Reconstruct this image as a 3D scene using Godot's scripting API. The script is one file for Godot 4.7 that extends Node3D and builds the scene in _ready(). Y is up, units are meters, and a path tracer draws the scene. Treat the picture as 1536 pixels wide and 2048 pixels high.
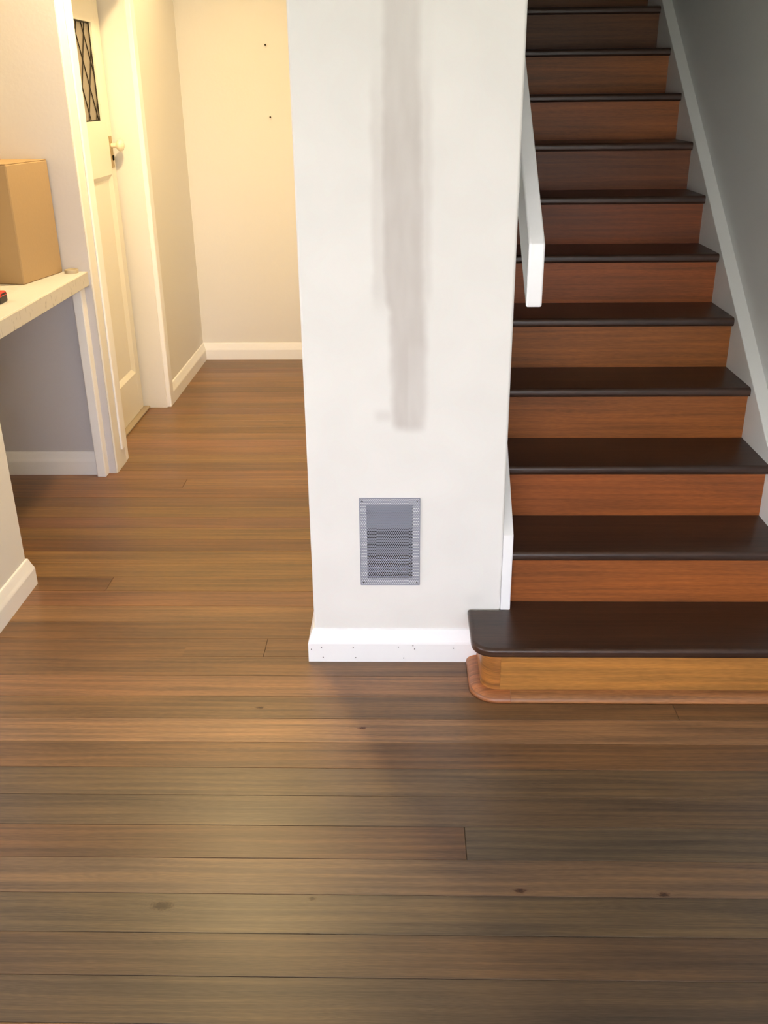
extends Node3D
# A renovated entry: a plastered wall end between a passage (left) and a timber staircase (right).
# x right, y up, z towards the viewer; the plastered wall end is the plane z = 0; metres.

const RISE := 0.18
const GOING := 0.25325
const NOSE := 0.0185
const TH := 0.0304
const Z1 := 0.2076          # front of the first riser
const SL := 0.276           # stair clear width: left and right string faces
const SR := 1.108
const STEPS := 15
const PL := -0.328          # wall end, left and right faces
const PR := 0.2465
const HALL := -1.405        # passage left wall face
const NEAR := -1.412
const BACK := -3.70
const CEIL := 2.70

var M := {}
var rng := RandomNumberGenerator.new()

# ------------------------------------------------------------------ helpers
func numbered(called: String, parent: Node) -> String:
	if not parent.has_node(called):
		return called
	var i := 1
	while parent.has_node("%s_%03d" % [called, i]):
		i += 1
	return "%s_%03d" % [called, i]

func put(called: String, mesh: Mesh, mat: Material, parent: Node = null) -> MeshInstance3D:
	var p: Node = self if parent == null else parent
	var o := MeshInstance3D.new()
	o.name = numbered(called, p)
	o.mesh = mesh
	o.material_override = mat
	o.cast_shadow = GeometryInstance3D.SHADOW_CASTING_SETTING_ON
	p.add_child(o, true)
	return o

func struct(called: String, mesh: Mesh, mat: Material, label := "") -> MeshInstance3D:
	var o := put(called, mesh, mat)
	o.set_meta("kind", "structure")
	if label != "":
		o.set_meta("label", label)
	return o

func group_node(called: String, at := Vector3.ZERO, turn := 0.0) -> Node3D:
	var o := Node3D.new()
	o.name = numbered(called, self)
	add_child(o, true)
	o.position = at
	o.rotation.y = turn
	return o

func tag(o: Node, label: String, category: String, group := "") -> void:
	o.set_meta("label", label)
	o.set_meta("category", category)
	if group != "":
		o.set_meta("group", group)

func new_st() -> SurfaceTool:
	var st := SurfaceTool.new()
	st.begin(Mesh.PRIMITIVE_TRIANGLES)
	return st

func uv_of(p: Vector3, n: Vector3) -> Vector2:
	var a := n.abs()
	if a.y >= a.x and a.y >= a.z:
		return Vector2(p.x, p.z)
	if a.z >= a.x:
		return Vector2(p.x, -p.y)
	return Vector2(p.z, -p.y)

# a triangle whose front looks along `out`; na/nb/nc are its normals (zero: flat)
func tri(st: SurfaceTool, a: Vector3, b: Vector3, c: Vector3, out: Vector3, na := Vector3.ZERO, nb := Vector3.ZERO, nc := Vector3.ZERO) -> void:
	var n := (b - a).cross(c - a)
	if n.length_squared() < 1e-16:
		return
	n = n.normalized()
	if n.dot(out) < 0.0:
		n = -n
		var t := b
		b = c
		c = t
		t = nb
		nb = nc
		nc = t
	var flat := na == Vector3.ZERO
	var vs := [a, c, b]
	var ns := [n, n, n] if flat else [na, nc, nb]
	for i in 3:
		st.set_normal(ns[i])
		st.set_uv(uv_of(vs[i], n))
		st.add_vertex(vs[i])

func quad(st: SurfaceTool, a: Vector3, b: Vector3, c: Vector3, d: Vector3, out: Vector3) -> void:
	tri(st, a, b, c, out)
	tri(st, a, c, d, out)

# chamfered box between two corners
func bx(st: SurfaceTool, lo: Vector3, hi: Vector3, b := 0.0) -> void:
	var c := (lo + hi) * 0.5
	var h := (hi - lo) * 0.5
	if b <= 0.0:
		for ax in 3:
			for s in [-1.0, 1.0]:
				var n := Vector3.ZERO
				n[ax] = s
				var u := (ax + 1) % 3
				var v := (ax + 2) % 3
				var q := []
				for k in [[-1, -1], [1, -1], [1, 1], [-1, 1]]:
					var p := Vector3.ZERO
					p[ax] = s * h[ax]
					p[u] = k[0] * h[u]
					p[v] = k[1] * h[v]
					q.append(c + p)
				quad(st, q[0], q[1], q[2], q[3], n)
		return
	for ax in 3:
		var u := (ax + 1) % 3
		var v := (ax + 2) % 3
		for s in [-1.0, 1.0]:
			var n := Vector3.ZERO
			n[ax] = s
			var q := []
			for k in [[-1, -1], [1, -1], [1, 1], [-1, 1]]:
				var p := Vector3.ZERO
				p[ax] = s * h[ax]
				p[u] = k[0] * (h[u] - b)
				p[v] = k[1] * (h[v] - b)
				q.append(c + p)
			quad(st, q[0], q[1], q[2], q[3], n)
		for s in [-1.0, 1.0]:
			for t in [-1.0, 1.0]:
				var n2 := Vector3.ZERO
				n2[u] = s
				n2[v] = t
				var e := []
				for k in [[0, -1], [0, 1], [1, 1], [1, -1]]:
					var p2 := Vector3.ZERO
					p2[u] = s * (h[u] - (0.0 if k[0] == 0 else b))
					p2[v] = t * (h[v] - (b if k[0] == 0 else 0.0))
					p2[ax] = k[1] * (h[ax] - b)
					e.append(c + p2)
				quad(st, e[0], e[1], e[2], e[3], n2)
	for sx in [-1.0, 1.0]:
		for sy in [-1.0, 1.0]:
			for sz in [-1.0, 1.0]:
				var k3 := Vector3(sx, sy, sz)
				tri(st, c + k3 * (h - Vector3(0, b, b)), c + k3 * (h - Vector3(b, 0, b)), c + k3 * (h - Vector3(b, b, 0)), k3)

func box_mesh(lo: Vector3, hi: Vector3, b := 0.0) -> ArrayMesh:
	var st := new_st()
	bx(st, lo, hi, b)
	return st.commit()

# rounds the corners of a polygon
func rounded(pts: Array, radii: Array, seg := 6) -> PackedVector2Array:
	var o := PackedVector2Array()
	var n := pts.size()
	for i in n:
		var p: Vector2 = pts[i]
		var r: float = radii[i]
		if r <= 0.0:
			o.append(p)
			continue
		var a: Vector2 = (pts[(i + n - 1) % n] - p).normalized()
		var b: Vector2 = (pts[(i + 1) % n] - p).normalized()
		var half := acos(clampf(a.dot(b), -1, 1)) * 0.5
		var d := r / tan(half)
		var c := p + (a + b).normalized() * (r / sin(half))
		var s := p + a * d - c
		var e := p + b * d - c
		var ang := s.angle_to(e)
		for k in seg + 1:
			o.append(c + s.rotated(ang * k / seg))
	return o

func axis3(axis: int, u: float, v: float, w: float) -> Vector3:
	# axis 0: (z, y) polygon along x;  1: (x, z) polygon along y;  2: (x, y) polygon along z
	if axis == 0:
		return Vector3(w, v, u)
	if axis == 1:
		return Vector3(u, w, v)
	return Vector3(u, v, w)

# extrudes a polygon along an axis, its rims rounded by r0 (at w0) and r1 (at w1)
func ext(st: SurfaceTool, poly: PackedVector2Array, axis: int, w0: float, w1: float, r0 := 0.0, r1 := 0.0, seg := 4) -> void:
	var n := poly.size()
	var area := 0.0
	for i in n:
		area += poly[i].cross(poly[(i + 1) % n])
	var sgn := 1.0 if area > 0 else -1.0
	var en := []
	for i in n:
		var d := (poly[(i + 1) % n] - poly[i]).normalized()
		en.append(Vector2(d.y, -d.x) * sgn)
	var mit := []
	for i in n:
		var na: Vector2 = en[(i + n - 1) % n]
		var nb: Vector2 = en[i]
		mit.append((na + nb) / maxf(0.35, 1.0 + na.dot(nb)))
	var layers := []
	if r0 > 0.0:
		for k in seg + 1:
			var t := PI * 0.5 * k / seg
			layers.append([r0 * (1.0 - sin(t)), w0 + r0 * (1.0 - cos(t)), PI * 0.5 - t, -1.0])
	else:
		layers.append([0.0, w0, 0.0, -1.0])
	if r1 > 0.0:
		for k in seg + 1:
			var t := PI * 0.5 * k / seg
			layers.append([r1 * (1.0 - cos(t)), w1 - r1 * (1.0 - sin(t)), t, 1.0])
	else:
		layers.append([0.0, w1, 0.0, 1.0])
	for l in layers.size() - 1:
		var A: Array = layers[l]
		var B: Array = layers[l + 1]
		for i in n:
			var j := (i + 1) % n
			var q := []
			var nn := []
			for L in [[A, i], [A, j], [B, j], [B, i]]:
				var lay: Array = L[0]
				var id: int = L[1]
				var p2: Vector2 = poly[id] - mit[id] * lay[0]
				q.append(axis3(axis, p2.x, p2.y, lay[1]))
				var prev: Vector2 = en[(id + n - 1) % n]
				var next: Vector2 = en[id]
				var e2: Vector2 = (prev + next).normalized() if prev.dot(next) > 0.8 else en[i]
				nn.append(axis3(axis, e2.x * cos(lay[2]), e2.y * cos(lay[2]), lay[3] * sin(lay[2])).normalized())
			var out := axis3(axis, en[i].x, en[i].y, 0.0) + axis3(axis, 0, 0, 1) * (lay_sign(A, B))
			tri(st, q[0], q[1], q[2], out, nn[0], nn[1], nn[2])
			tri(st, q[0], q[2], q[3], out, nn[0], nn[2], nn[3])
	for cap in [[layers[0], -1.0], [layers[layers.size() - 1], 1.0]]:
		var pp := PackedVector2Array()
		for i in n:
			pp.append(poly[i] - mit[i] * cap[0][0])
		var ids := Geometry2D.triangulate_polygon(pp)
		for k in range(0, ids.size(), 3):
			var v := []
			for m in 3:
				v.append(axis3(axis, pp[ids[k + m]].x, pp[ids[k + m]].y, cap[0][1]))
			tri(st, v[0], v[1], v[2], axis3(axis, 0, 0, cap[1]))

func lay_sign(a: Array, b: Array) -> float:
	return 0.8 * signf(b[0] - a[0]) if a[0] != b[0] else 0.0

func ext_mesh(poly: PackedVector2Array, axis: int, w0: float, w1: float, r0 := 0.0, r1 := 0.0) -> ArrayMesh:
	var st := new_st()
	ext(st, poly, axis, w0, w1, r0, r1)
	return st.commit()

# sweeps a profile of (outward, height) along a floor path (x, z); only segments from..to are made
func sweep(st: SurfaceTool, path: Array, side: float, prof: Array, from := 0, to := -1, y0 := 0.0) -> void:
	var n := path.size()
	if to < 0:
		to = n - 1
	var sn := []
	for i in n - 1:
		var d: Vector2 = (path[i + 1] - path[i]).normalized()
		sn.append(Vector2(d.y, -d.x) * side)
	var mit := []
	for i in n:
		var a: Vector2 = sn[maxi(i - 1, 0)]
		var b: Vector2 = sn[mini(i, n - 2)]
		mit.append((a + b) / maxf(0.3, 1.0 + a.dot(b)))
	for i in range(from, to):
		for k in prof.size() - 1:
			var p0: Vector2 = prof[k]
			var p1: Vector2 = prof[k + 1]
			var q := []
			for e in [[i, p0], [i + 1, p0], [i + 1, p1], [i, p1]]:
				var b2: Vector2 = path[e[0]] + mit[e[0]] * e[1].x
				q.append(Vector3(b2.x, y0 + e[1].y, b2.y))
			var pn := Vector2(p1.y - p0.y, p0.x - p1.x)
			var o := Vector3(sn[i].x * pn.x, pn.y, sn[i].y * pn.x)
			if smooth_sweep:
				var nn := []
				for e in [[i, k], [i + 1, k], [i + 1, k + 1], [i, k + 1]]:
					var pa: Vector2 = prof[maxi(e[1] - 1, 0)]
					var pb: Vector2 = prof[mini(e[1] + 1, prof.size() - 1)]
					var t2 := Vector2(pb.y - pa.y, pa.x - pb.x)
					var dirn: Vector2 = mit[e[0]].normalized()
					nn.append(Vector3(dirn.x * t2.x, t2.y, dirn.y * t2.x).normalized())
				tri(st, q[0], q[1], q[2], o, nn[0], nn[1], nn[2])
				tri(st, q[0], q[2], q[3], o, nn[0], nn[2], nn[3])
			else:
				quad(st, q[0], q[1], q[2], q[3], o)
	for e in [[from, -1.0], [to, 1.0]]:
		var pts := []
		for pr in prof:
			var b2: Vector2 = path[e[0]] + mit[e[0]] * pr.x
			pts.append(Vector3(b2.x, y0 + pr.y, b2.y))
		var sd: Vector2 = (path[mini(e[0] + 1, n - 1)] - path[maxi(e[0] - 1, 0)]).normalized() * e[1]
		for k in range(1, pts.size() - 1):
			tri(st, pts[0], pts[k], pts[k + 1], Vector3(sd.x, 0, sd.y))

var smooth_sweep := false

# lathes (radius, along) round an axis direction
func lathe(st: SurfaceTool, prof: Array, at: Vector3, dir: Vector3, seg := 24) -> void:
	var d := dir.normalized()
	var u := d.cross(Vector3.UP if absf(d.y) < 0.9 else Vector3.RIGHT).normalized()
	var v := d.cross(u)
	for i in seg:
		var a0 := TAU * i / seg
		var a1 := TAU * (i + 1) / seg
		for k in prof.size() - 1:
			var p0: Vector2 = prof[k]
			var p1: Vector2 = prof[k + 1]
			var pn := Vector2(p1.y - p0.y, p0.x - p1.x)
			var q := []
			var nn := []
			for e in [[a0, k], [a1, k], [a1, k + 1], [a0, k + 1]]:
				var pp: Vector2 = prof[e[1]]
				var rad: Vector3 = u * cos(e[0]) + v * sin(e[0])
				q.append(at + d * pp.y + rad * pp.x)
				var qa: Vector2 = prof[maxi(e[1] - 1, 0)]
				var qb: Vector2 = prof[mini(e[1] + 1, prof.size() - 1)]
				var tn := Vector2(qb.y - qa.y, qa.x - qb.x)
				var nv: Vector3 = rad * tn.x + d * tn.y
				nn.append(nv.normalized() if nv.length() > 1e-9 else d)
			var am := (a0 + a1) * 0.5
			var o: Vector3 = (u * cos(am) + v * sin(am)) * pn.x + d * pn.y
			tri(st, q[0], q[1], q[2], o, nn[0], nn[1], nn[2])
			tri(st, q[0], q[2], q[3], o, nn[0], nn[2], nn[3])

# ------------------------------------------------------------------ textures and materials
func fnl(s: int, f: float, oct := 3) -> FastNoiseLite:
	var n := FastNoiseLite.new()
	n.seed = s
	n.noise_type = FastNoiseLite.TYPE_SIMPLEX_SMOOTH
	n.frequency = f
	n.fractal_octaves = oct
	return n

# sawn timber running along u: `L` x `W` metres over w x h pixels; knots are [x m, z m, radius m]
func grain(s: int, w: int, h: int, L: float, W: float, contrast: float, knots := [], warm := 0.0) -> ImageTexture:
	var wide := fnl(s, 1.0, 2)
	var fine := fnl(s + 7, 1.0, 2)
	var pore := fnl(s + 13, 1.0, 1)
	var cloud := fnl(s + 29, 1.0, 2)
	var data := PackedByteArray()
	data.resize(w * h * 3)
	var at := 0
	for j in h:
		var z := W * (j + 0.5) / h
		for i in w:
			var x := L * (i + 0.5) / w
			var zz := z + 0.006 * cloud.get_noise_2d(x * 1.6, z * 9.0)
			var dark := 0.0
			for k in knots:
				var dx: float = (x - k[0]) * 0.55
				var dz: float = z - k[1]
				var rr: float = sqrt(dx * dx + dz * dz) / k[2]
				if rr < 4.0:
					zz += signf(dz) * k[2] * 0.6 * exp(-rr * rr * 0.35)
					dark = maxf(dark, smoothstep(1.25, 0.3, rr + 0.35 * pore.get_noise_2d(x * 160.0, z * 160.0)))
			var a := wide.get_noise_2d(x * 0.9, zz * 46.0)
			var b := fine.get_noise_2d(x * 2.2, zz * 330.0)
			var c := pore.get_noise_2d(x * 26.0, zz * 900.0)
			var d := cloud.get_noise_2d(x * 1.3 + 40.0, z * 8.0)
			var v := 0.80 + contrast * (0.17 * a + 0.13 * b + 0.07 * c + 0.12 * d)
			v -= contrast * 0.16 * smoothstep(0.42, 0.75, b) 
			v = clampf(v, 0.2, 1.0)
			var red := clampf(0.5 * a + 0.4 * d, -1, 1) * warm
			var R := v * (1.0 - 0.50 * dark)
			var G := v * (1.0 - 0.03 * red) * (1.0 - 0.66 * dark)
			var B := v * (1.0 - 0.10 * red) * (1.0 - 0.76 * dark)
			data[at] = int(clampf(R, 0, 1) * 255)
			data[at + 1] = int(clampf(G, 0, 1) * 255)
			data[at + 2] = int(clampf(B, 0, 1) * 255)
			at += 3
	return ImageTexture.create_from_image(Image.create_from_data(w, h, false, Image.FORMAT_RGB8, data))

func mat(c: Color, rough := 0.6, spec := 0.5, metal := 0.0) -> StandardMaterial3D:
	var m := StandardMaterial3D.new()
	m.albedo_color = c
	m.roughness = rough
	m.metallic_specular = spec
	m.metallic = metal
	return m

func wood(tex: Texture2D, tint: Color, scale: Vector2, offset: Vector2, rough: float, spec := 0.5) -> StandardMaterial3D:
	var m := mat(tint, rough, spec)
	m.albedo_texture = tex
	m.uv1_scale = Vector3(scale.x, scale.y, 1)
	m.uv1_offset = Vector3(offset.x, offset.y, 0)
	return m

# fine roller texture of painted plaster, as a normal map on world axes
func painted(c: Color, rough: float, bump: float) -> StandardMaterial3D:
	var m := mat(c, rough, 0.4)
	m.normal_enabled = true
	m.normal_texture = plaster_normal
	m.normal_scale = bump
	m.uv1_triplanar = true
	m.uv1_world_triplanar = true
	m.uv1_scale = Vector3(2.5, 2.5, 2.5)
	return m

var plaster_normal: ImageTexture

func noise_normal(s: int, size: int) -> ImageTexture:
	var n := fnl(s, 0.06, 4)
	var im := n.get_seamless_image(size, size)
	im.convert(Image.FORMAT_RGBA8)
	im.bump_map_to_normal_map(1.5)
	return ImageTexture.create_from_image(im)

# plaster of the wall end with the filled chase: x PL..PR, y 0..2.5
func wall_end_texture() -> ImageTexture:
	var w := 256
	var h := 1024
	var n1 := fnl(71, 1.0, 3)
	var n2 := fnl(72, 1.0, 2)
	# left edge, right edge (m from the world origin) and softness at heights, going up
	var ys := [0.745, 0.78, 0.80, 0.86, 1.05, 1.09, 1.13, 1.40, 1.58, 1.63, 1.70, 2.5]
	var le := [-0.070, -0.082, -0.084, -0.082, -0.083, -0.086, -0.102, -0.106, -0.104, -0.102, -0.098, -0.092]
	var ri := [0.006, 0.011, 0.012, 0.012, 0.014, 0.013, 0.008, 0.002, 0.000, -0.002, -0.008, -0.006]
	var data := PackedByteArray()
	data.resize(w * h * 3)
	var at := 0
	for j in h:
		var y := 2.5 * (1.0 - (j + 0.5) / h)
		var k := 0
		while k < ys.size() - 2 and y > ys[k + 1]:
			k += 1
		var t := clampf((y - ys[k]) / (ys[k + 1] - ys[k]), 0, 1)
		var L: float = lerpf(le[k], le[k + 1], t)
		var R: float = lerpf(ri[k], ri[k + 1], t)
		for i in w:
			var x := PL + (PR - PL) * (i + 0.5) / w
			var wob := 0.006 * n1.get_noise_2d(x * 9.0, y * 9.0)
			var core := smoothstep(-0.015, 0.014, x - L + wob) * smoothstep(-0.015, 0.016, R - x + wob) * smoothstep(0.742, 0.775, y + wob * 1.5)
			# feathered skim coat round the chase
			var wide := 0.55 * smoothstep(-0.012, 0.008, x - (-0.128) + wob) * smoothstep(-0.012, 0.012, 0.022 - x + wob) * smoothstep(1.06, 1.16, y) * (1.0 - 0.75 * smoothstep(1.60, 1.72, y))
			var ear := 0.5 * smoothstep(-0.015, 0.015, x + 0.128) * smoothstep(0.03, 0.0, x + 0.07) * smoothstep(0.03, 0.0, absf(y - 0.80))
			var streak := smoothstep(-0.03, -0.022, x + 0.012) * 0.18 * core * smoothstep(1.02, 0.98, y)
			var p := clampf(maxf(core, maxf(wide, ear) * 0.75) - streak, 0, 1)
			p *= 0.92 + 0.16 * n2.get_noise_2d(x * 20.0, y * 5.0)
			p *= lerpf(1.0, 0.62, smoothstep(1.45, 1.85, y))
			var grime := 0.014 * n2.get_noise_2d(x * 4.0, y * 4.0)
			var smudge := 0.02 * smoothstep(0.035, 0.0, Vector2((x - 0.165) * 0.8, y - 0.212).length())
			var base := Vector3(0.925, 0.915, 0.895) * (1.0 + grime - smudge)
			var patch := Vector3(0.805, 0.780, 0.755)
			var c := base.lerp(patch, clampf(p, 0, 1))
			data[at] = int(clampf(c.x, 0, 1) * 255)
			data[at + 1] = int(clampf(c.y, 0, 1) * 255)
			data[at + 2] = int(clampf(c.z, 0, 1) * 255)
			at += 3
	return ImageTexture.create_from_image(Image.create_from_data(w, h, false, Image.FORMAT_RGB8, data))

func worn_paint_texture() -> ImageTexture:
	var w := 512
	var h := 128
	var n1 := fnl(91, 1.0, 3)
	var n2 := fnl(92, 1.0, 2)
	var data := PackedByteArray()
	data.resize(w * h * 3)
	var at := 0
	for j in h:
		for i in w:
			var a := n1.get_noise_2d(i * 0.16, j * 0.012)
			var b := n2.get_noise_2d(i * 0.03, j * 0.03)
			var s := 0.34 * smoothstep(0.34, 0.60, a) * smoothstep(0.05, 0.4, b)
			var c := Vector3(0.94, 0.92, 0.87) * (1.0 - s)
			data[at] = int(c.x * 255)
			data[at + 1] = int(c.y * 255)
			data[at + 2] = int(c.z * 255)
			at += 3
	return ImageTexture.create_from_image(Image.create_from_data(w, h, false, Image.FORMAT_RGB8, data))

func make_materials() -> void:
	plaster_normal = noise_normal(5, 256)
	M.wall = painted(Color(0.915, 0.905, 0.885), 0.75, 0.12)
	M.alcove = painted(Color(0.81, 0.80, 0.815), 0.75, 0.12)  # wall paint greyed and cooled to dim the over-lit alcove side
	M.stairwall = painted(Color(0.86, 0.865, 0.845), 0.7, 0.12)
	M.ceiling = painted(Color(0.93, 0.925, 0.91), 0.85, 0.1)
	M.trim = mat(Color(0.98, 0.98, 0.98), 0.35, 0.5)
	M.door = mat(Color(0.93, 0.915, 0.87), 0.38, 0.5)
	M.string = mat(Color(0.90, 0.90, 0.87), 0.4, 0.5)
	M.subfloor = mat(Color(0.10, 0.075, 0.05), 0.9, 0.2)
	M.black = mat(Color(0.05, 0.045, 0.04), 0.7, 0.3)
	M.lead = mat(Color(0.10, 0.075, 0.05), 0.55, 0.4)
	M.sill = mat(Color(0.66, 0.60, 0.52), 0.5, 0.4)
	M.knob = mat(Color(0.92, 0.88, 0.78), 0.18, 0.6)
	M.brass = mat(Color(0.66, 0.57, 0.41), 0.4, 0.5)
	M.nail = mat(Color(0.23, 0.20, 0.17), 0.6, 0.4)
	M.sheet = mat(Color(0.60, 0.61, 0.66), 0.45, 0.5, 0.25)
	M.galv = mat(Color(0.58, 0.61, 0.67), 0.5, 0.5, 0.3)
	M.duct = mat(Color(0.16, 0.145, 0.15), 0.9, 0.2)
	M.dust = mat(Color(0.56, 0.51, 0.45), 0.95, 0.2)
	M.shelf = mat(Color(0.83, 0.83, 0.84), 0.45, 0.4)
	M.worn = mat(Color(0.85, 0.85, 0.87), 0.5, 0.4)
	M.worn.albedo_texture = worn_paint_texture()
	M.worn.uv1_scale = Vector3(1.6, 6.0, 1)
	M.wall_end = mat(Color(1, 1, 1), 0.72, 0.4)
	M.wall_end.albedo_texture = wall_end_texture()
	M.wall_end.texture_repeat = false
	M.wall_end.uv1_scale = Vector3(1.0 / (PR - PL), 1.0 / 2.5, 1)
	M.wall_end.uv1_offset = Vector3(-PL / (PR - PL), 1.0, 0)

# ------------------------------------------------------------------ camera, light, sky
func set_view() -> void:
	var cam := Camera3D.new()
	cam.name = "camera"
	add_child(cam)
	cam.basis = Basis.from_euler(Vector3(-0.41633, 0.025396, -0.010413))
	cam.position = Vector3(-0.04261, 1.63043, 2.54502)
	cam.fov = rad_to_deg(2.0 * atan(1024.0 / 1893.28))
	cam.near = 0.05
	cam.far = 60.0
	cam.current = true

	var sm := ProceduralSkyMaterial.new()
	sm.sky_top_color = Color(0.68, 0.74, 0.86)
	sm.sky_horizon_color = Color(0.98, 0.965, 1.0)
	sm.sky_curve = 0.2
	sm.ground_bottom_color = Color(0.72, 0.725, 0.70)
	sm.ground_horizon_color = Color(0.82, 0.82, 0.81)
	sm.sky_energy_multiplier = 1.0
	sm.ground_energy_multiplier = 1.0
	sm.energy_multiplier = 15.0
	var sky := Sky.new()
	sky.sky_material = sm
	var env := Environment.new()
	env.background_mode = Environment.BG_SKY
	env.sky = sky
	env.tonemap_mode = Environment.TONE_MAPPER_LINEAR
	env.tonemap_exposure = 1.0
	env.sdfgi_enabled = true
	env.ssao_enabled = true
	env.ssil_enabled = true
	var we := WorldEnvironment.new()
	we.name = "world_environment"
	we.environment = env
	add_child(we)

# ------------------------------------------------------------------ room shell
const WX0 := -1.70
const WX1 := 0.95
const WY0 := 0.18
const WY1 := 1.98
const LX := -3.70           # left wall of the front room
const FRONT := 4.60
const RW := 1.153

func shell() -> void:
	# wall_left: the near stretch, then the alcove, then the passage wall with its doorway
	struct("wall_left_near", box_mesh(Vector3(LX - 0.12, -0.1, -0.475), Vector3(NEAR, CEIL, -0.04), 0.004), M.wall, "white wall stretch at the left edge, nearest the camera")
	struct("wall_left_alcove_back", box_mesh(Vector3(-2.15, -0.1, -1.60), Vector3(-2.05, CEIL, -0.475)), M.wall)
	struct("wall_left_alcove_end", box_mesh(Vector3(-2.15, -0.1, -1.754), Vector3(HALL, CEIL, -1.60), 0.004), M.wall, "cream wall between the alcove and the panelled door")
	var st := new_st()
	bx(st, Vector3(-2.15, 2.12, -2.62), Vector3(HALL, CEIL, -1.754))
	bx(st, Vector3(-2.15, -0.1, -2.62), Vector3(-1.95, 2.12, -1.754))
	struct("wall_left_over_door", st.commit(), M.wall)
	struct("wall_left_alcove_lining", box_mesh(Vector3(-2.049, 0.0, -1.6005), Vector3(-1.411, CEIL, -1.594)), M.alcove, "toned down grey side wall of the alcove above and below the shelf")
	struct("wall_left_passage", box_mesh(Vector3(-2.15, -0.1, -3.82), Vector3(HALL, CEIL, -2.62), 0.003), M.wall, "cream passage wall beyond the panelled door")
	struct("wall_back", box_mesh(Vector3(HALL - 0.001, -0.1, -3.82), Vector3(PL + 0.05, CEIL, BACK)), M.wall, "cream end wall closing the passage")
	# wall between passage and stairs; its end carries the vent
	var node := group_node("wall_middle")
	node.set_meta("kind", "structure")
	node.set_meta("label", "white plastered wall end between passage and stairs with a grey filled chase")
	var r := 0.007
	var outline := rounded([Vector2(PL, 0.0), Vector2(PR, 0.0), Vector2(PR, -3.72), Vector2(PL, -3.72)], [r, r, 0.0, 0.0])
	var core := new_st()
	# side faces, bevelled corners and back from an outline without its front face
	var n := outline.size()
	for i in n:
		var a := outline[i]
		var b := outline[(i + 1) % n]
		if absf(a.y) < 1e-5 and absf(b.y) < 1e-5 and absf(a.x - b.x) > 0.1:
			continue
		var d := (b - a).normalized()
		var o := Vector3(d.y, 0, -d.x)
		var mid := (a + b) * 0.5 - Vector2((PL + PR) * 0.5, -1.8)
		if o.x * mid.x + o.z * mid.y < 0:
			o = -o
		quad(core, Vector3(a.x, -0.1, a.y), Vector3(b.x, -0.1, b.y), Vector3(b.x, 4.9, b.y), Vector3(a.x, 4.9, a.y), o)
	quad(core, Vector3(PL, 4.9, 0), Vector3(PR, 4.9, 0), Vector3(PR, 4.9, -3.72), Vector3(PL, 4.9, -3.72), Vector3.UP)
	put("plaster_sides", core.commit(), M.wall, node)
	var f := new_st()
	var hx0 := -0.161
	var hx1 := -0.0235
	var hy0 := 0.286
	var hy1 := 0.5305
	var xs := [PL + r, hx0, hx1, PR - r]
	var ys := [-0.1, hy0, hy1, 4.9]
	for i in 3:
		for j in 3:
			if i == 1 and j == 1:
				continue
			quad(f, Vector3(xs[i], ys[j], 0), Vector3(xs[i + 1], ys[j], 0), Vector3(xs[i + 1], ys[j + 1], 0), Vector3(xs[i], ys[j + 1], 0), Vector3.BACK)
	put("plaster_face", f.commit(), M.wall_end, node)
	# the duct opening behind the vent
	var cav := new_st()
	var dz := -0.16
	quad(cav, Vector3(hx0, hy0, 0), Vector3(hx0, hy1, 0), Vector3(hx0, hy1, dz), Vector3(hx0, hy0, dz), Vector3.RIGHT)
	quad(cav, Vector3(hx1, hy0, 0), Vector3(hx1, hy1, 0), Vector3(hx1, hy1, dz), Vector3(hx1, hy0, dz), Vector3.LEFT)
	quad(cav, Vector3(hx0, hy1, 0), Vector3(hx1, hy1, 0), Vector3(hx1, hy1, dz), Vector3(hx0, hy1, dz), Vector3.DOWN)
	quad(cav, Vector3(hx0, hy0, dz), Vector3(hx1, hy0, dz), Vector3(hx1, hy1, dz), Vector3(hx0, hy1, dz), Vector3.BACK)
	put("duct_lining", cav.commit(), M.duct, node)
	put("duct_floor", box_mesh(Vector3(hx0, hy0 - 0.01, dz), Vector3(hx1, hy0 + 0.001, -0.004)), M.dust, node)
	put("duct_baffle", box_mesh(Vector3(hx0 + 0.001, 0.440, -0.032), Vector3(hx1 - 0.001, hy1 - 0.001, -0.029)), M.galv, node)

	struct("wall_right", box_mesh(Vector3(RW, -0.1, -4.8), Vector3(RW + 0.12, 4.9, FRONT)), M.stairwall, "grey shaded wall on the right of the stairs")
	# front of the house, behind the camera, with the window that lets the day in
	var fw := new_st()
	bx(fw, Vector3(LX - 0.12, -0.1, FRONT), Vector3(WX0, CEIL, FRONT + 0.14))
	bx(fw, Vector3(WX1, -0.1, FRONT), Vector3(RW + 0.12, CEIL, FRONT + 0.14))
	bx(fw, Vector3(WX0, -0.1, FRONT), Vector3(WX1, WY0, FRONT + 0.14))
	bx(fw, Vector3(WX0, WY1, FRONT), Vector3(WX1, CEIL, FRONT + 0.14))
	struct("wall_front", fw.commit(), M.wall)
	# left wall of the front room, beyond the picture, with a second window
	var lw := new_st()
	bx(lw, Vector3(LX - 0.12, -0.1, -0.04), Vector3(LX, CEIL, 1.1))
	bx(lw, Vector3(LX - 0.12, -0.1, 3.1), Vector3(LX, CEIL, FRONT))
	bx(lw, Vector3(LX - 0.12, -0.1, 1.1), Vector3(LX, 0.45, 3.1))
	bx(lw, Vector3(LX - 0.12, 1.90, 1.1), Vector3(LX, CEIL, 3.1))
	struct("wall_left_front_room", lw.commit(), M.wall)
	var win := group_node("window_1")
	win.set_meta("kind", "structure")
	var wf := new_st()
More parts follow.
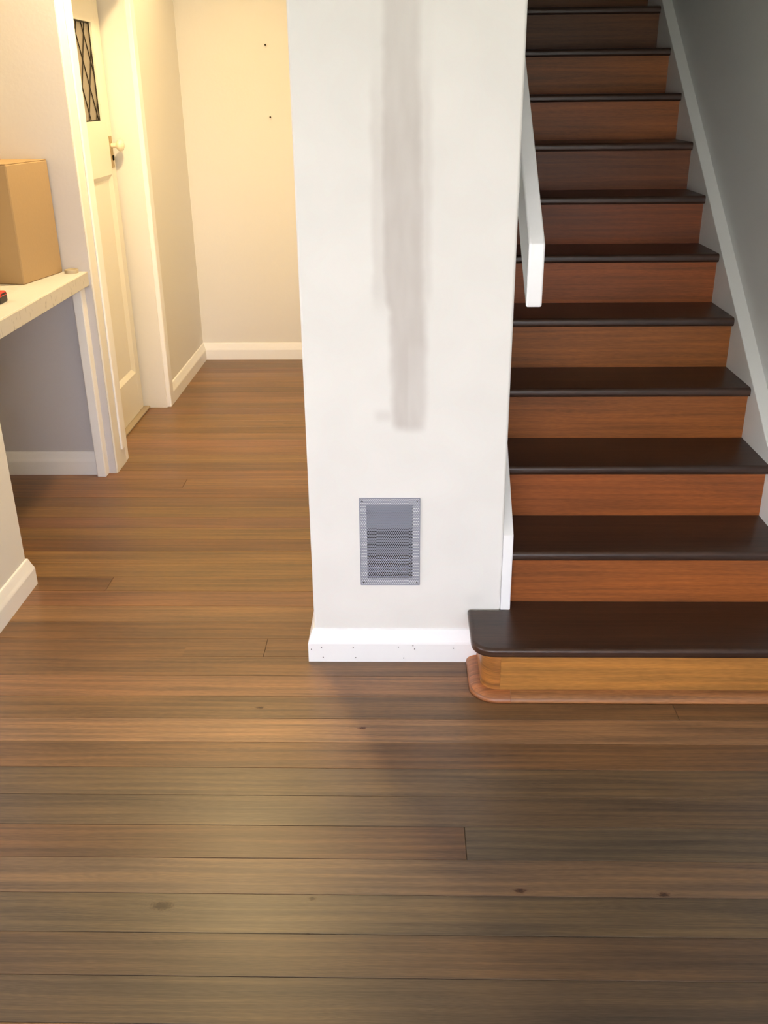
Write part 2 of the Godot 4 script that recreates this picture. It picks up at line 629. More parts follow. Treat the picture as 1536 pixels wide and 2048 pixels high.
	for xx in [WX0, (WX0 + WX1) * 0.5 - 0.025, WX1 - 0.05]:
		bx(wf, Vector3(xx, WY0, FRONT + 0.04), Vector3(xx + 0.05, WY1, FRONT + 0.10), 0.004)
	bx(wf, Vector3(WX0 + 0.05, WY0, FRONT + 0.045), Vector3(WX1 - 0.05, WY0 + 0.05, FRONT + 0.095), 0.004)
	bx(wf, Vector3(WX0 + 0.05, WY1 - 0.05, FRONT + 0.045), Vector3(WX1 - 0.05, WY1, FRONT + 0.095), 0.004)
	put("window_frame", wf.commit(), M.trim, win)
	var glass := mat(Color(1, 1, 1, 0.04), 0.0, 0.5)
	glass.transparency = BaseMaterial3D.TRANSPARENCY_ALPHA
	var mx := (WX0 + WX1) * 0.5
	put("pane", box_mesh(Vector3(WX0 + 0.05, WY0 + 0.05, FRONT + 0.068), Vector3(mx - 0.025, WY1 - 0.05, FRONT + 0.072)), glass, win)
	put("pane", box_mesh(Vector3(mx + 0.025, WY0 + 0.05, FRONT + 0.068), Vector3(WX1 - 0.05, WY1 - 0.05, FRONT + 0.072)), glass, win)

	var win2 := group_node("window_2")
	win2.set_meta("kind", "structure")
	var wf2 := new_st()
	for zz in [1.1, 2.075, 3.05]:
		bx(wf2, Vector3(LX - 0.09, 0.45, zz), Vector3(LX - 0.03, 1.90, zz + 0.05), 0.004)
	bx(wf2, Vector3(LX - 0.085, 0.45, 1.15), Vector3(LX - 0.035, 0.50, 3.05), 0.004)
	bx(wf2, Vector3(LX - 0.085, 1.85, 1.15), Vector3(LX - 0.035, 1.90, 3.05), 0.004)
	put("window_frame", wf2.commit(), M.trim, win2)
	put("pane", box_mesh(Vector3(LX - 0.062, 0.50, 1.15), Vector3(LX - 0.058, 1.85, 2.075)), glass, win2)
	put("pane", box_mesh(Vector3(LX - 0.062, 0.50, 2.125), Vector3(LX - 0.058, 1.85, 3.05)), glass, win2)

	# ceilings: room and passage; the stairwell is open to a dim upper floor
	var ce := new_st()
	bx(ce, Vector3(LX - 0.12, CEIL, 0.0), Vector3(RW + 0.12, CEIL + 0.2, FRONT + 0.14))
	bx(ce, Vector3(-2.15, CEIL, -3.82), Vector3(PL + 0.0, CEIL + 0.2, 0.0))
	struct("ceiling", ce.commit(), M.ceiling)
	# unseen roof added outside both windows to block the high sky light
	var vr := new_st()
	bx(vr, Vector3(LX - 2.9, 2.25, FRONT + 0.14), Vector3(RW + 2.6, 2.35, FRONT + 3.1))
	bx(vr, Vector3(LX - 2.9, 2.25, -1.5), Vector3(LX - 0.12, 2.35, FRONT + 0.14))
	struct("ceiling_added_sky_block", vr.commit(), M.ceiling)
	var up := new_st()
	bx(up, Vector3(PR, CEIL + 0.2, 0.0), Vector3(RW + 0.12, 4.9, 0.12))
	bx(up, Vector3(PR - 0.12, CEIL, -4.8), Vector3(RW + 0.12, 4.9, -4.7))
	bx(up, Vector3(PR - 0.12, CEIL, -4.7), Vector3(PR, 4.9, -3.72))
	struct("wall_upper_floor", up.commit(), M.stairwall)
	struct("ceiling_upper_floor", box_mesh(Vector3(PR - 0.2, 4.9, -4.8), Vector3(RW + 0.12, 5.0, 0.12)), M.ceiling)
	struct("floor_upper_landing", box_mesh(Vector3(PR, 2.7, -4.7), Vector3(RW, 2.88, Z1 - STEPS * GOING)), M.subfloor)

const BASE := [Vector2(0, 0), Vector2(0.020, 0), Vector2(0.020, 0.064), Vector2(0.0185, 0.070), Vector2(0.0145, 0.080), Vector2(0.0105, 0.093), Vector2(0.008, 0.102), Vector2(0.0055, 0.108), Vector2(0, 0.111)]

func skirtings() -> void:
	# passage: from the far door jamb, round the end wall, along the middle wall, round its end
	var path := [Vector2(HALL, -2.70), Vector2(HALL, BACK), Vector2(PL, BACK), Vector2(PL, 0.0), Vector2(0.1765, 0.0)]
	var runs := [["baseboard_left", 0, 1, "white baseboard along the passage wall beyond the door"], ["baseboard_back", 1, 2, "white baseboard under the cream end wall of the passage"], ["baseboard_middle_side", 2, 3, ""], ["baseboard_middle", 3, 4, "bright white baseboard with nail holes at the foot of the plastered wall end"]]
	for r in runs:
		var st := new_st()
		sweep(st, path, -1.0, BASE, r[1], r[2])
		var o := struct(r[0], st.commit(), M.trim, r[3])
		if r[0] == "baseboard_middle":
			# punched nail holes, as the photograph shows them
			for p in [[-0.338, 0.045], [-0.306, 0.052], [-0.207, 0.052], [-0.066, 0.054], [-0.021, 0.059], [-0.016, 0.047], [0.105, 0.050], [-0.302, 0.016], [-0.200, 0.015], [-0.05, 0.014]]:
				var h := new_st()
				lathe(h, [Vector2(0.0017, -0.001), Vector2(0.0017, 0.0003), Vector2(0.0, 0.0004)], Vector3(p[0], p[1], 0.020), Vector3.BACK, 8)
				put("nail_hole", h.commit(), M.nail, o)
	# near wall, at the left edge of the picture, returned round its end
	var st2 := new_st()
	sweep(st2, [Vector2(-1.60, -0.475), Vector2(NEAR, -0.475), Vector2(NEAR, -0.04), Vector2(LX, -0.04)], 1.0, BASE)
	struct("baseboard_left_near", st2.commit(), M.trim, "white baseboard of the near wall at the left edge")
	var st5 := new_st()
	sweep(st5, [Vector2(RW, 0.302), Vector2(RW, FRONT)], 1.0, BASE)
	struct("baseboard_right", st5.commit(), M.trim)
	# alcove end wall
	var st3 := new_st()
	sweep(st3, [Vector2(-2.05, -1.594), Vector2(-1.485, -1.594)], -1.0, BASE)
	struct("baseboard_alcove", st3.commit(), M.trim, "shaded white baseboard at the back of the alcove under the shelf")
	# short return beside the alcove post and up to the door
	var st4 := new_st()
	sweep(st4, [Vector2(-1.443, -1.60), Vector2(HALL, -1.60), Vector2(HALL, -1.754)], 1.0, BASE)
	struct("baseboard_left_return", st4.commit(), M.trim, "short white baseboard return between alcove post and door")

# ------------------------------------------------------------------ floor
func floorboards() -> void:
	var fl := group_node("floor")
	fl.set_meta("kind", "structure")
	fl.set_meta("label", "brown timber floor of wide boards running across the picture")
	put("subfloor", box_mesh(Vector3(-2.15, -0.12, -3.82), Vector3(RW, -0.0195, 0.0)), M.subfloor, fl)
	put("subfloor", box_mesh(Vector3(LX, -0.12, 0.0), Vector3(RW, -0.0195, FRONT)), M.subfloor, fl)
	var W := 0.108
	# board tones, nearest first (row 0 starts at z = 1.289), read off the photograph
	var tones := [
		Color(0.445, 0.360, 0.275), Color(0.465, 0.362, 0.270), Color(0.480, 0.396, 0.300), Color(0.570, 0.450, 0.345),
		Color(0.505, 0.390, 0.285), Color(0.490, 0.393, 0.298), Color(0.530, 0.424, 0.312), Color(0.590, 0.432, 0.295),
		Color(0.735, 0.555, 0.400), Color(0.590, 0.445, 0.310), Color(0.715, 0.520, 0.365), Color(0.610, 0.450, 0.312),
		Color(0.585, 0.430, 0.296)]
	var shared := []
	for k in 4:
		shared.append(grain(300 + k * 17, 1024, 72, 5.2, W, 0.65, [], 1.2))
	var knots := {3: [[3.962, 0.092, 0.007], [4.279, 0.100, 0.007]], 2: [[3.171, 0.036, 0.013], [3.50, 0.012, 0.005]], 8: [[3.585, 0.043, 0.006]], 9: [[3.283, 0.056, 0.006]]}
	var row := 0
	var z1 := FRONT
	var rows := []
	var zt := 1.289
	while zt + W < FRONT:
		zt += W
	while zt > BACK - 0.05:
		rows.append(zt)
		zt -= W
	var i := 0
	for zr in rows:
		var k := int(round((1.289 - zr) / W))
		var zl := maxf(zr - W, BACK - 0.02)
		var x0 := -1.425
		var x1 := RW - 0.002
		if zr - W > -0.06:
			x0 = LX + 0.001
		if zr < -0.05:
			x1 = PL + 0.014
		elif zr - W < -0.001:
			x1 = RW - 0.002
		if zr - W < -0.48 and zr > -1.6:
			x0 = -2.045
		if zr - W < -1.70 and zr > -2.66:
			x0 = -1.56
		var cuts := [x0]
		if k == 4:
			cuts.append(0.099)
		elif k == 9:
			cuts.append(0.731)
		else:
			rng.seed = 4000 + k * 31
			var c := x0 + rng.randf_range(0.9, 4.4)
			if k in [2, 3, 8]:
				c = 9.0
			if c < x1 - 0.3 and c > x0 + 0.3 and (k < 0 or k > 11):
				cuts.append(c)
		cuts.append(x1)
		for s in cuts.size() - 1:
			rng.seed = 900 + k * 57 + s * 7
			var tint: Color
			if k >= 0 and k < tones.size():
				tint = tones[k]
				if k == 4 and s == 1:
					tint = Color(0.465, 0.392, 0.310)
				if k == 4 and s == 0:
					tint = Color(0.510, 0.375, 0.270)
				if k == 9 and s == 1:
					tint = Color(0.60, 0.45, 0.31)
			else:
				var v := rng.randf_range(0.58, 0.71)
				v *= 0.97
				tint = Color(v, v * rng.randf_range(0.715, 0.765), v * rng.randf_range(0.47, 0.53))
			var tex: Texture2D
			var off := Vector2(rng.randf(), 0.0)
			var sc := Vector2(1.0 / 5.2, 1.0 / W)
			if k >= 0 and k < 12:
				tex = grain(500 + k * 23 + s * 5, 1536, 96, 5.0, W, 0.85, knots.get(k, []) if s == 0 else [], 1.4)
				sc.x = 1.0 / 5.0
				off.x = 3.75 / 5.0
			else:
				tex = shared[rng.randi() % 4]
			off.y = -zl / W
			if rng.randf() < 0.5 and not (k >= 0 and k < 12):
				sc.x = -sc.x
			var m := wood(tex, tint, sc, off, 0.36 + 0.05 * rng.randf(), 0.5)
			var g := 0.0005
			put("plank", box_mesh(Vector3(cuts[s] + g, -0.019, zl + g), Vector3(cuts[s + 1] - g, 0.0, zr - g), 0.0009), m, fl)
		i += 1

# ------------------------------------------------------------------ stairs
func stairs() -> void:
	var s := group_node("staircase", Vector3.ZERO)
	tag(s, "straight timber staircase with dark stained treads and golden brown risers", "staircase")
	var riser_tex := [grain(61, 512, 96, 1.2, 0.16, 0.9, [], 1.2), grain(67, 512, 96, 1.2, 0.16, 0.9, [], 1.2), grain(73, 512, 96, 1.2, 0.16, 0.9, [], 1.2)]
	var dark := Color(0.275, 0.175, 0.125)
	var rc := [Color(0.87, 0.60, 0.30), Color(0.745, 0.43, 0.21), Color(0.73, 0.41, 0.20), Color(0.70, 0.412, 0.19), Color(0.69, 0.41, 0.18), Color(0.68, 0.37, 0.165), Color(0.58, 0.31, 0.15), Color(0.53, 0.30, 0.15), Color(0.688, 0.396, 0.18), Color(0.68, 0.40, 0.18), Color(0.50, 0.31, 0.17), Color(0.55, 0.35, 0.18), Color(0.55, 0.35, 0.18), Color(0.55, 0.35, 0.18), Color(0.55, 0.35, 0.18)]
	for n in range(1, STEPS + 1):
		var zr := Z1 - (n - 1) * GOING
		var top := n * RISE
		var tm := wood(grain(400 + n * 11, 512, 128, 1.2, 0.34, 0.9, [], 1.0), dark.lightened(0.02 * ((n * 7) % 3)), Vector2(1.0 / 1.2, 1.0 / 0.34), Vector2(-0.03, -(zr - GOING - 0.03) / 0.34), 0.33, 0.5)
		var rm := wood(grain(700 + n * 13, 512, 96, 1.2, 0.19, 0.6, [], 1.2), rc[n - 1], Vector2(1.0 / 1.2, 1.0 / 0.19), Vector2(0.02, n * RISE / 0.19), 0.42, 0.4)
		if n == 1:
			var tp := rounded([Vector2(0.1465, 0.0015), Vector2(0.1465, 0.2345), Vector2(SR, 0.2345), Vector2(SR, -0.078), Vector2(PR + 0.002, -0.078), Vector2(PR + 0.002, 0.0015)], [0.0, 0.062, 0.0, 0.0, 0.0, 0.0], 10)
			put("tread", ext_mesh(tp, 1, top - TH, top, 0.011, 0.011), tm, s)
			# a bent corner piece, then the straight riser
			var cp := rounded([Vector2(0.178, 0.0015), Vector2(0.178, zr), Vector2(0.232, zr), Vector2(0.232, 0.0015)], [0.0, 0.047, 0.0, 0.0], 10)
			var cm := wood(riser_tex[0], Color(0.83, 0.54, 0.265), Vector2(1.0 / 1.2, 1.0 / 0.16), Vector2.ZERO, 0.34, 0.5)
			put("riser_corner", ext_mesh(cp, 1, 0.0, top - TH, 0.0, 0.0), cm, s)
			put("riser", box_mesh(Vector3(0.2322, 0.0, zr - 0.02), Vector3(SR, top - TH, zr)), rm, s)
			var quarter := [Vector2(0, 0), Vector2(0.033, 0)]
			for k in 7:
				var t := PI * 0.5 * k / 6
				quarter.append(Vector2(0.033 * cos(t), 0.006 + 0.021 * sin(t)))
			var arc := [Vector2(0.178, 0.0205)]
			for k in 11:
				var t := PI * 0.5 * k / 10
				arc.append(Vector2(0.225 - 0.047 * cos(t), zr - 0.047 + 0.047 * sin(t)))
			arc.append(Vector2(0.262, zr))
			smooth_sweep = true
			var qs := new_st()
			sweep(qs, arc, -1.0, quarter)
			put("corner_moulding", qs.commit(), wood(riser_tex[1], Color(0.82, 0.52, 0.32), Vector2(1.0 / 1.2, 6.0), Vector2(0.2, 0), 0.34, 0.5), s)
			var qf := new_st()
			sweep(qf, [Vector2(0.2624, zr), Vector2(SR, zr)], -1.0, quarter)
			put("quarter_round_moulding", qf.commit(), wood(riser_tex[2], Color(0.80, 0.55, 0.35), Vector2(1.0 / 1.2, 6.0), Vector2.ZERO, 0.36, 0.5), s)
			smooth_sweep = false
			continue
		var zf := zr + NOSE + 0.003
		var zb := zr - GOING - 0.015
		var prof := rounded([Vector2(zb, top - TH), Vector2(zf, top - TH), Vector2(zf, top), Vector2(zb, top)], [0.0, 0.010, 0.012, 0.0], 5)
		put("tread", ext_mesh(prof, 0, SL, SR), tm, s)
		put("riser", box_mesh(Vector3(SL, top - RISE, zr - 0.015), Vector3(SR, top - TH, zr)), rm, s)
	var zt := Z1 - STEPS * GOING
	put("riser", box_mesh(Vector3(SL, STEPS * RISE, zt - 0.015), Vector3(SR, STEPS * RISE + RISE, zt)), wood(riser_tex[0], rc[14], Vector2(1.0 / 1.2, 1.0 / 0.16), Vector2.ZERO, 0.4), s)

	var k := RISE / GOING
	# right string, with its broad top edge
	var zb2 := -3.45
	var rp := PackedVector2Array([Vector2(0.30, 0.0), Vector2(0.30, 0.364 - 0.3 * k), Vector2(zb2, 0.364 - zb2 * k), Vector2(zb2, -zb2 * k - 0.1), Vector2(-0.05, 0.0)])
	struct("trim_1", ext_mesh(rp, 0, SR, RW, 0.003, 0.0), M.string, "white sloping skirting board on the right side of the stairs")
	# left string, cut plumb on the first tread
	var lp := PackedVector2Array([Vector2(0.006, RISE), Vector2(0.006, 0.432), Vector2(zb2, 0.432 + (0.006 - zb2) * k), Vector2(zb2, -zb2 * k + 0.1), Vector2(-0.1, RISE)])
	struct("trim_2", ext_mesh(lp, 0, PR, SL, 0.0, 0.003), M.trim, "white skirting board cut plumb on the lowest tread beside the wall end")
	# handrail: a deep flat board on spacer blocks
	var h := group_node("handrail")
	tag(h, "white painted flat board handrail rising beside the stairs behind the wall end", "handrail")
	var hz := -3.2
	var hp := rounded([Vector2(-0.010, 1.094), Vector2(-0.009, 1.267), Vector2(hz, 1.261 - hz * k), Vector2(hz, 1.088 - hz * k)], [0.007, 0.004, 0.0, 0.0], 4)
	put("rail", ext_mesh(hp, 0, 0.2795, 0.322, 0.006, 0.006), M.trim, h)
	for z in [-0.28, -1.6, -2.9]:
		var bp := PackedVector2Array([Vector2(z, 1.17 - z * k), Vector2(z, 1.245 - z * k), Vector2(z - 0.10, 1.245 - (z - 0.10) * k), Vector2(z - 0.10, 1.17 - (z - 0.10) * k)])
		put("spacer_block", ext_mesh(bp, 0, PR, 0.2795), M.trim, h)

# ------------------------------------------------------------------ vent
func vent() -> void:
	var v := group_node("vent_grille", Vector3(-0.0905, 0.4065, 0.0))
	tag(v, "grey perforated metal vent cover with pale border low on the plastered wall end", "vent")
	var w := 0.0885
	var h := 0.1420
	# pale border behind the sheet
	var b := new_st()
	var iw := 0.0685
	var ih := 0.1215
	bx(b, Vector3(-w, ih, 0.0), Vector3(w, h, 0.0015))
	bx(b, Vector3(-w, -h, 0.0), Vector3(w, -ih, 0.0015))
	bx(b, Vector3(-w, -ih, 0.0), Vector3(-iw, ih, 0.0015))
	bx(b, Vector3(iw, -ih, 0.0), Vector3(w, ih, 0.0015))
	put("border", b.commit(), M.trim, v)
	# sheet with staggered round holes, cell by cell
	var pitch := 0.0061
	var rowh := pitch * 0.8660254
	var R := pitch / sqrt(3.0)
	var hole := 0.00215
	var cols := int(2 * w / pitch)
	var rws := int(2 * h / rowh)
	var st := new_st()
	var zf := 0.0036
	var zb := 0.0026
	for j in rws:
		for i in cols:
			var cx := -w + pitch * (i + 0.5 + (0.25 if j % 2 == 0 else -0.25)) + (2 * w - cols * pitch) * 0.5
			var cy := -h + rowh * (j + 0.5) + (2 * h - rws * rowh) * 0.5
			for k in 6:
				var a0 := PI / 6 + TAU * k / 6
				var a1 := PI / 6 + TAU * (k + 1) / 6
				var o0 := Vector3(clampf(cx + R * cos(a0), -w, w), clampf(cy + R * sin(a0), -h, h), zf)
				var o1 := Vector3(clampf(cx + R * cos(a1), -w, w), clampf(cy + R * sin(a1), -h, h), zf)
				var i0 := Vector3(cx + hole * cos(a0), cy + hole * sin(a0), zf)
				var i1 := Vector3(cx + hole * cos(a1), cy + hole * sin(a1), zf)
				quad(st, o0, o1, i1, i0, Vector3.BACK)
				quad(st, i0, i1, Vector3(i1.x, i1.y, zb), Vector3(i0.x, i0.y, zb), Vector3(cx, cy, zf) - i0)
	put("perforated_sheet", st.commit(), M.sheet, v)
	var e := new_st()
	bx(e, Vector3(-w - 0.0008, h - 0.001, 0.0), Vector3(w + 0.0008, h + 0.0012, 0.004))
	bx(e, Vector3(-w - 0.0008, -h - 0.0012, 0.0), Vector3(w + 0.0008, -h + 0.001, 0.004))
	bx(e, Vector3(-w - 0.0012, -h, 0.0), Vector3(-w + 0.0012, h, 0.004))
	bx(e, Vector3(w - 0.0012, -h, 0.0), Vector3(w + 0.0012, h, 0.004))
	put("sheet_edge", e.commit(), M.sheet, v)
	for sx in [-1, 1]:
		for sy in [-1, 1]:
			var s := new_st()
			lathe(s, [Vector2(0.0022, 0.003), Vector2(0.0022, 0.0044), Vector2(0.0012, 0.0052), Vector2(0.0, 0.0053)], Vector3(sx * (w - 0.008), sy * (h - 0.008), 0.0), Vector3.BACK, 10)
			put("screw", s.commit(), M.nail, v)

# ------------------------------------------------------------------ door
func door() -> void:
	var xf := -1.535
	var zn := -1.800
	var zfar := -2.597
	var d := group_node("door_1", Vector3.ZERO)
	d.set_meta("kind", "structure")
	d.set_meta("label", "cream panelled door with diamond leadlight pane")
	var xb := xf - 0.038
	var b := 0.002
	var gz := -2.462
	var gz2 := -1.955
	var gy0 := 1.520
	var gy1 := 1.952
	var py0 := 0.232
	var py1 := 1.268
	var pz := -2.520
	var pz2 := -1.895
	var y0 := 0.014
	var y1 := 2.085
	put("stile", box_mesh(Vector3(xb, y0, zfar), Vector3(xf, y1, pz), b), M.door, d)
	put("stile", box_mesh(Vector3(xb, y0, pz2), Vector3(xf, y1, zn), b), M.door, d)
	put("rail", box_mesh(Vector3(xb, y0, pz), Vector3(xf, py0, pz2), 0.0), M.door, d)
	put("rail", box_mesh(Vector3(xb, py1, pz), Vector3(xf, gy0, pz2), 0.0), M.door, d)
	put("rail", box_mesh(Vector3(xb, gy1, pz), Vector3(xf, y1, pz2), 0.0), M.door, d)
	var sd := new_st()
	bx(sd, Vector3(xb, gy0, pz), Vector3(xf, gy1, gz))
	bx(sd, Vector3(xb, gy0, gz2), Vector3(xf, gy1, pz2))
	put("glazing_stile", sd.commit(), M.door, d)
	put("panel", box_mesh(Vector3(xb + 0.008, py0, pz), Vector3(xf - 0.016, py1, pz2)), M.door, d)
	# sloping mould round the sunk panel
	var mo := new_st()
	var w := 0.024
	var xi := xf - 0.016
	var O := [Vector3(xf, py0, pz), Vector3(xf, py0, pz2), Vector3(xf, py1, pz2), Vector3(xf, py1, pz)]
	var I := [Vector3(xi, py0 + w, pz + w), Vector3(xi, py0 + w, pz2 - w), Vector3(xi, py1 - w, pz2 - w), Vector3(xi, py1 - w, pz + w)]
	var C := Vector3(xf + 0.3, (py0 + py1) * 0.5, (pz + pz2) * 0.5)
	for i in 4:
		var j := (i + 1) % 4
		quad(mo, O[i], O[j], I[j], I[i], C - O[i])
	put("panel_mould", mo.commit(), M.door, d)
	# leaded glass
	var gm := mat(Color(0.60, 0.56, 0.50, 0.85), 0.3, 0.5)
	gm.transparency = BaseMaterial3D.TRANSPARENCY_ALPHA
	var gx := xf - 0.014
	var pw := 0.118
	var slope := 0.51
	# diamond panes, cut to the opening
	var field := PackedVector2Array([Vector2(gz, gy0), Vector2(gz2, gy0), Vector2(gz2, gy1), Vector2(gz, gy1)])
	for i in range(-6, 8):
		for j in range(-6, 10):
			var u0 := gz + 0.018 + i * pw
			var v0 := gz + 0.053 + j * pw
			var cell := PackedVector2Array()
			for c in [[0, 0], [1, 0], [1, 1], [0, 1]]:
				var uu: float = u0 + c[0] * pw
				var vv: float = v0 + c[1] * pw
				cell.append(Vector2((uu + vv) * 0.5, gy0 + (vv - uu) / (2.0 * slope)))
			for piece in Geometry2D.intersect_polygons(cell, field):
				var ar := 0.0
				for q in piece.size():
					ar += piece[q].cross(piece[(q + 1) % piece.size()])
				if absf(ar) > 0.0004:
					put("pane", ext_mesh(piece, 0, gx - 0.004, gx), gm, d)
	put("gap_shade_strip", box_mesh(Vector3(-1.60, 0.014, -2.668), Vector3(-1.5305, 2.085, -2.660)), mat(Color(0.33, 0.26, 0.18), 0.9, 0.2), d)  # dark strip standing in for the shade in the door gap
	var lst := new_st()
	for fam in [1.0, -1.0]:
		for k in range(-5, 6):
			# line: z = c + fam * slope * (y - gy0), clipped to the pane
			var c: float = gz + 0.018 + k * pw if fam > 0 else gz + 0.018 + 0.035 + k * pw
			var pts := []
			var steps := 40
			for q in steps + 1:
				var y := gy0 + (gy1 - gy0) * q / steps
				var z: float = c + fam * slope * (y - gy0)
				if z > gz and z < gz2:
					pts.append(Vector3(gx + 0.0005, y, z))
			if pts.size() < 2:
				continue
			var A: Vector3 = pts[0]
			var B: Vector3 = pts[pts.size() - 1]
			var dir := (B - A).normalized()
			var side := dir.cross(Vector3.RIGHT) * 0.0027
			var up := Vector3.RIGHT * 0.003
			quad(lst, A - side + up, B - side + up, B + side + up, A + side + up, Vector3.RIGHT)
			quad(lst, A - side, B - side, B - side + up, A - side + up, -side)
			quad(lst, A + side, B + side, B + side + up, A + side + up, side)
	for e in [[gz, gz + 0.008, gy0, gy1], [gz2 - 0.008, gz2, gy0, gy1]]:
		bx(lst, Vector3(gx - 0.001, e[2], e[0]), Vector3(gx + 0.0035, e[3], e[1]))
	for e in [[gy0, gy0 + 0.006], [gy1 - 0.006, gy1]]:
		bx(lst, Vector3(gx - 0.001, e[0], gz), Vector3(gx + 0.0035, e[1], gz2))
	put("lead_came", lst.commit(), M.lead, d)
	# knob with its plate and keyhole
	var kz := -2.552
	var ky := 1.402
	put("lock_plate", box_mesh(Vector3(xf, ky - 0.105, kz - 0.022), Vector3(xf + 0.003, ky + 0.045, kz + 0.022), 0.001), M.brass, d)
	var ks := new_st()
	lathe(ks, [Vector2(0.012, 0.0), Vector2(0.011, 0.022), Vector2(0.015, 0.027), Vector2(0.024, 0.034), Vector2(0.0285, 0.043), Vector2(0.0285, 0.050), Vector2(0.024, 0.058), Vector2(0.014, 0.063), Vector2(0.0, 0.065)], Vector3(xf + 0.003, ky, kz), Vector3.RIGHT, 24)
	put("knob", ks.commit(), M.knob, d)
	put("keyhole_cover", box_mesh(Vector3(xf + 0.003, ky - 0.070, kz - 0.006), Vector3(xf + 0.010, ky - 0.046, kz + 0.006), 0.002), M.black, d)

	# lining, stops and architraves of the doorway
	var j1 := new_st()
	bx(j1, Vector3(-1.529, 0.0, -2.700), Vector3(-1.440, 2.12, -2.6215), 0.002)
	bx(j1, Vector3(-1.62, 0.0, -2.700), Vector3(-1.529, 2.12, -2.670))
	struct("trim_3", j1.commit(), M.trim, "white door lining on the far side of the panelled door")
	var a1 := new_st()
	bx(a1, Vector3(-1.441, 0.0, -2.700), Vector3(-1.382, 2.19, -2.6235), 0.004)
	struct("trim_4", a1.commit(), M.trim, "white architrave on the far side of the panelled door")
	var j2 := new_st()
	bx(j2, Vector3(-1.62, 0.0, -1.797), Vector3(HALL - 0.001, 2.12, -1.752), 0.002)
	struct("trim_5", j2.commit(), M.trim, "white door lining on the near side of the panelled door")
	var a2 := new_st()
	bx(a2, Vector3(HALL, 0.085, -1.752), Vector3(HALL + 0.010, 2.19, -1.684), 0.003)
	struct("trim_6", a2.commit(), M.trim, "white architrave on the near side of the panelled door")
	var hd := new_st()
	bx(hd, Vector3(-1.62, 2.09, -2.6215), Vector3(HALL - 0.001, 2.125, -1.797), 0.002)
	bx(hd, Vector3(HALL, 2.10, -2.6235), Vector3(HALL + 0.018, 2.19, -1.752), 0.003)
	struct("trim_7", hd.commit(), M.trim)
	struct("trim_8", box_mesh(Vector3(-1.62, 0.0, -2.6155), Vector3(-1.503, 0.012, -1.797), 0.003), M.sill, "low threshold board under the panelled door")

# ------------------------------------------------------------------ alcove: shelf, post, box and small things
const SHELF := 0.938

func alcove() -> void:
	struct("trim_9", box_mesh(Vector3(-1.486, 0.0, -1.600), Vector3(-1.443, 0.876, -1.542), 0.004), M.trim, "white post under the far end of the alcove shelf")
	var sh := group_node("shelf", Vector3(-2.05, 0.878, -0.477))
	tag(sh, "thick white painted alcove shelf with scuffed front edge carrying a cardboard box", "shelf")
	put("board", box_mesh(Vector3(0.002, 0.0, -1.122), Vector3(0.622, 0.060, 0.0), 0.003), M.shelf, sh)
	put("front_edging", box_mesh(Vector3(0.6222, 0.0005, -1.122), Vector3(0.630, 0.0595, 0.0), 0.002), M.worn, sh)

	# cardboard carton
	var bn := group_node("cardboard_box", Vector3(-1.580, SHELF, -1.283), deg_to_rad(-10.6))
	tag(bn, "plain brown cardboard box standing on the white shelf at upper left", "box")
	var cm := mat(Color(0.66, 0.565, 0.44), 0.85, 0.25)
	var cn := fnl(19, 0.09, 4)
	var ci := cn.get_seamless_image(256, 256)
	ci.convert(Image.FORMAT_RGBA8)
	ci.bump_map_to_normal_map(1.0)
	cm.normal_enabled = true
	cm.normal_texture = ImageTexture.create_from_image(ci)
	cm.normal_scale = 0.15
	cm.uv1_scale = Vector3(2, 2, 1)
	var L := 0.30
	var D := 0.305
	var H := 0.455
	put("carton_body", box_mesh(Vector3(-L, 0.0, -D), Vector3(0.0, H, 0.0), 0.004), cm, bn)
	put("flap", box_mesh(Vector3(-L + 0.002, H, -D + 0.002), Vector3(-0.002, H + 0.003, -D * 0.5 - 0.001), 0.001), cm, bn)
	put("flap", box_mesh(Vector3(-L + 0.002, H, -D * 0.5 + 0.001), Vector3(-0.002, H + 0.003, -0.002), 0.001), cm, bn)
	# small pale lid
	var ls := new_st()
	lathe(ls, [Vector2(0.0, 0.010), Vector2(0.020, 0.010), Vector2(0.022, 0.015), Vector2(0.027, 0.015), Vector2(0.029, 0.013), Vector2(0.029, 0.0)], Vector3.ZERO, Vector3.UP, 28)
	var lid := put("lid", ls.commit(), mat(Color(0.72, 0.68, 0.60), 0.5, 0.5, 0.2))
	lid.position = Vector3(-1.478, SHELF, -1.560)
	tag(lid, "small round pale lid lying at the far end of the white shelf", "lid")
	# red and dark thing cut by the left edge of the picture
	var tn := group_node("tape_measure", Vector3(-1.543, SHELF, -0.926))
	tag(tn, "red and dark rounded tape measure on the shelf at the left picture edge", "tool")
	var tp := rounded([Vector2(-0.035, 0.0), Vector2(0.035, 0.0), Vector2(0.035, 0.040), Vector2(-0.035, 0.040)], [0.006, 0.006, 0.02, 0.02], 6)
	var ts := new_st()
	ext(ts, tp, 0, -0.022, 0.022, 0.005, 0.005)
	put("case", ts.commit(), mat(Color(0.16, 0.14, 0.14), 0.5), tn)
	var tr := rounded([Vector2(-0.034, 0.0), Vector2(0.034, 0.0), Vector2(0.034, 0.019), Vector2(-0.034, 0.019)], [0.0, 0.0, 0.017, 0.017], 6)
	var tq := new_st()
	ext(tq, tr, 0, -0.0235, 0.0235, 0.006, 0.006)
	var rd := put("red_cover", tq.commit(), mat(Color(0.80, 0.20, 0.16), 0.4), tn)
	rd.position.y = 0.0235

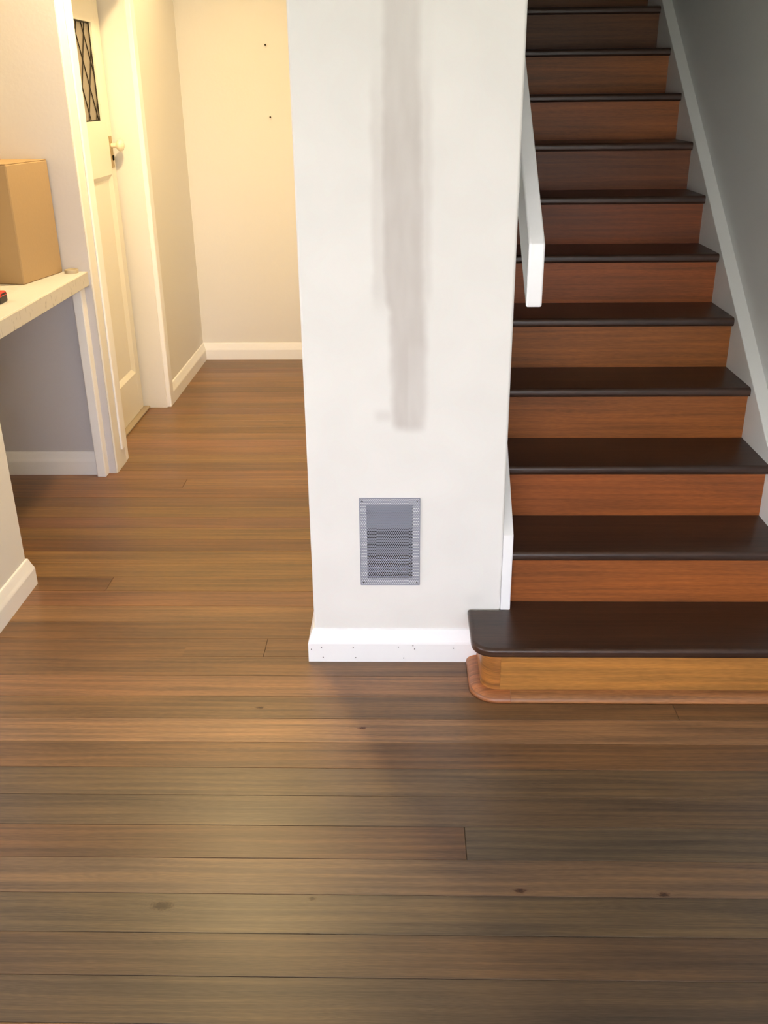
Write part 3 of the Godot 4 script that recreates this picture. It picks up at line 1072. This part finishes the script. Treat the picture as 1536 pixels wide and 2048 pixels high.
func hall_things() -> void:
	# two small fixings left in the end wall
	var at := [Vector3(-0.876, 1.900, BACK), Vector3(-0.869, 1.505, BACK)]
	var text := ["upper of two small dark nails in the cream end wall of the passage", "lower of two small dark nails in the cream end wall of the passage"]
	for i in 2:
		var s := new_st()
		lathe(s, [Vector2(0.003, -0.01), Vector2(0.003, 0.010), Vector2(0.0055, 0.010), Vector2(0.0055, 0.013), Vector2(0.0, 0.014)], Vector3.ZERO, Vector3.BACK, 10)
		var o := put("nail", s.commit(), M.nail)
		o.position = at[i]
		tag(o, text[i], "nail", "nails left in the end wall")
	downlight(Vector3(-0.93, CEIL, -1.45), 3.35, "near one of two round downlights in the passage ceiling, beside the shelf alcove")
	downlight(Vector3(-0.97, CEIL, -2.80), 0.6, "far one of two round downlights in the passage ceiling, near the end wall")

# passage downlights, above the frame: a ring, a glowing lens and its light
func downlight(at: Vector3, energy: float, label: String) -> void:
	var c := group_node("downlight", at)
	tag(c, label, "lamp", "passage downlights")
	var bs := new_st()
	lathe(bs, [Vector2(0.085, 0.008), Vector2(0.090, 0.012), Vector2(0.102, 0.010), Vector2(0.106, 0.0), Vector2(0.080, 0.0), Vector2(0.085, 0.008)], Vector3.ZERO, Vector3.DOWN, 28)
	put("trim_ring", bs.commit(), M.trim, c)
	var gs := new_st()
	lathe(gs, [Vector2(0.085, 0.001), Vector2(0.084, 0.007), Vector2(0.0, 0.0085)], Vector3.ZERO, Vector3.DOWN, 28)
	var em := mat(Color(1, 0.95, 0.85), 0.3)
	em.emission_enabled = true
	em.emission = Color(1.0, 0.865, 0.62)
	em.emission_energy_multiplier = 4.0
	put("lamp_lens", gs.commit(), em, c)
	var l := SpotLight3D.new()
	l.name = "lamp_light"
	l.light_color = Color(1.0, 0.865, 0.62)
	l.light_energy = energy
	l.light_size = 0.085
	l.spot_angle = 80.0
	l.spot_angle_attenuation = 0.6
	l.spot_range = 14.0
	l.spot_attenuation = 2.0
	l.shadow_enabled = true
	l.position = Vector3(0, -0.10, 0)
	l.rotation_degrees = Vector3(-90, 0, 0)
	c.add_child(l, true)

func _ready() -> void:
	set_view()
	rng.seed = 1
	make_materials()
	shell()
	floorboards()
	skirtings()
	stairs()
	door()
	alcove()
	vent()
	hall_things()
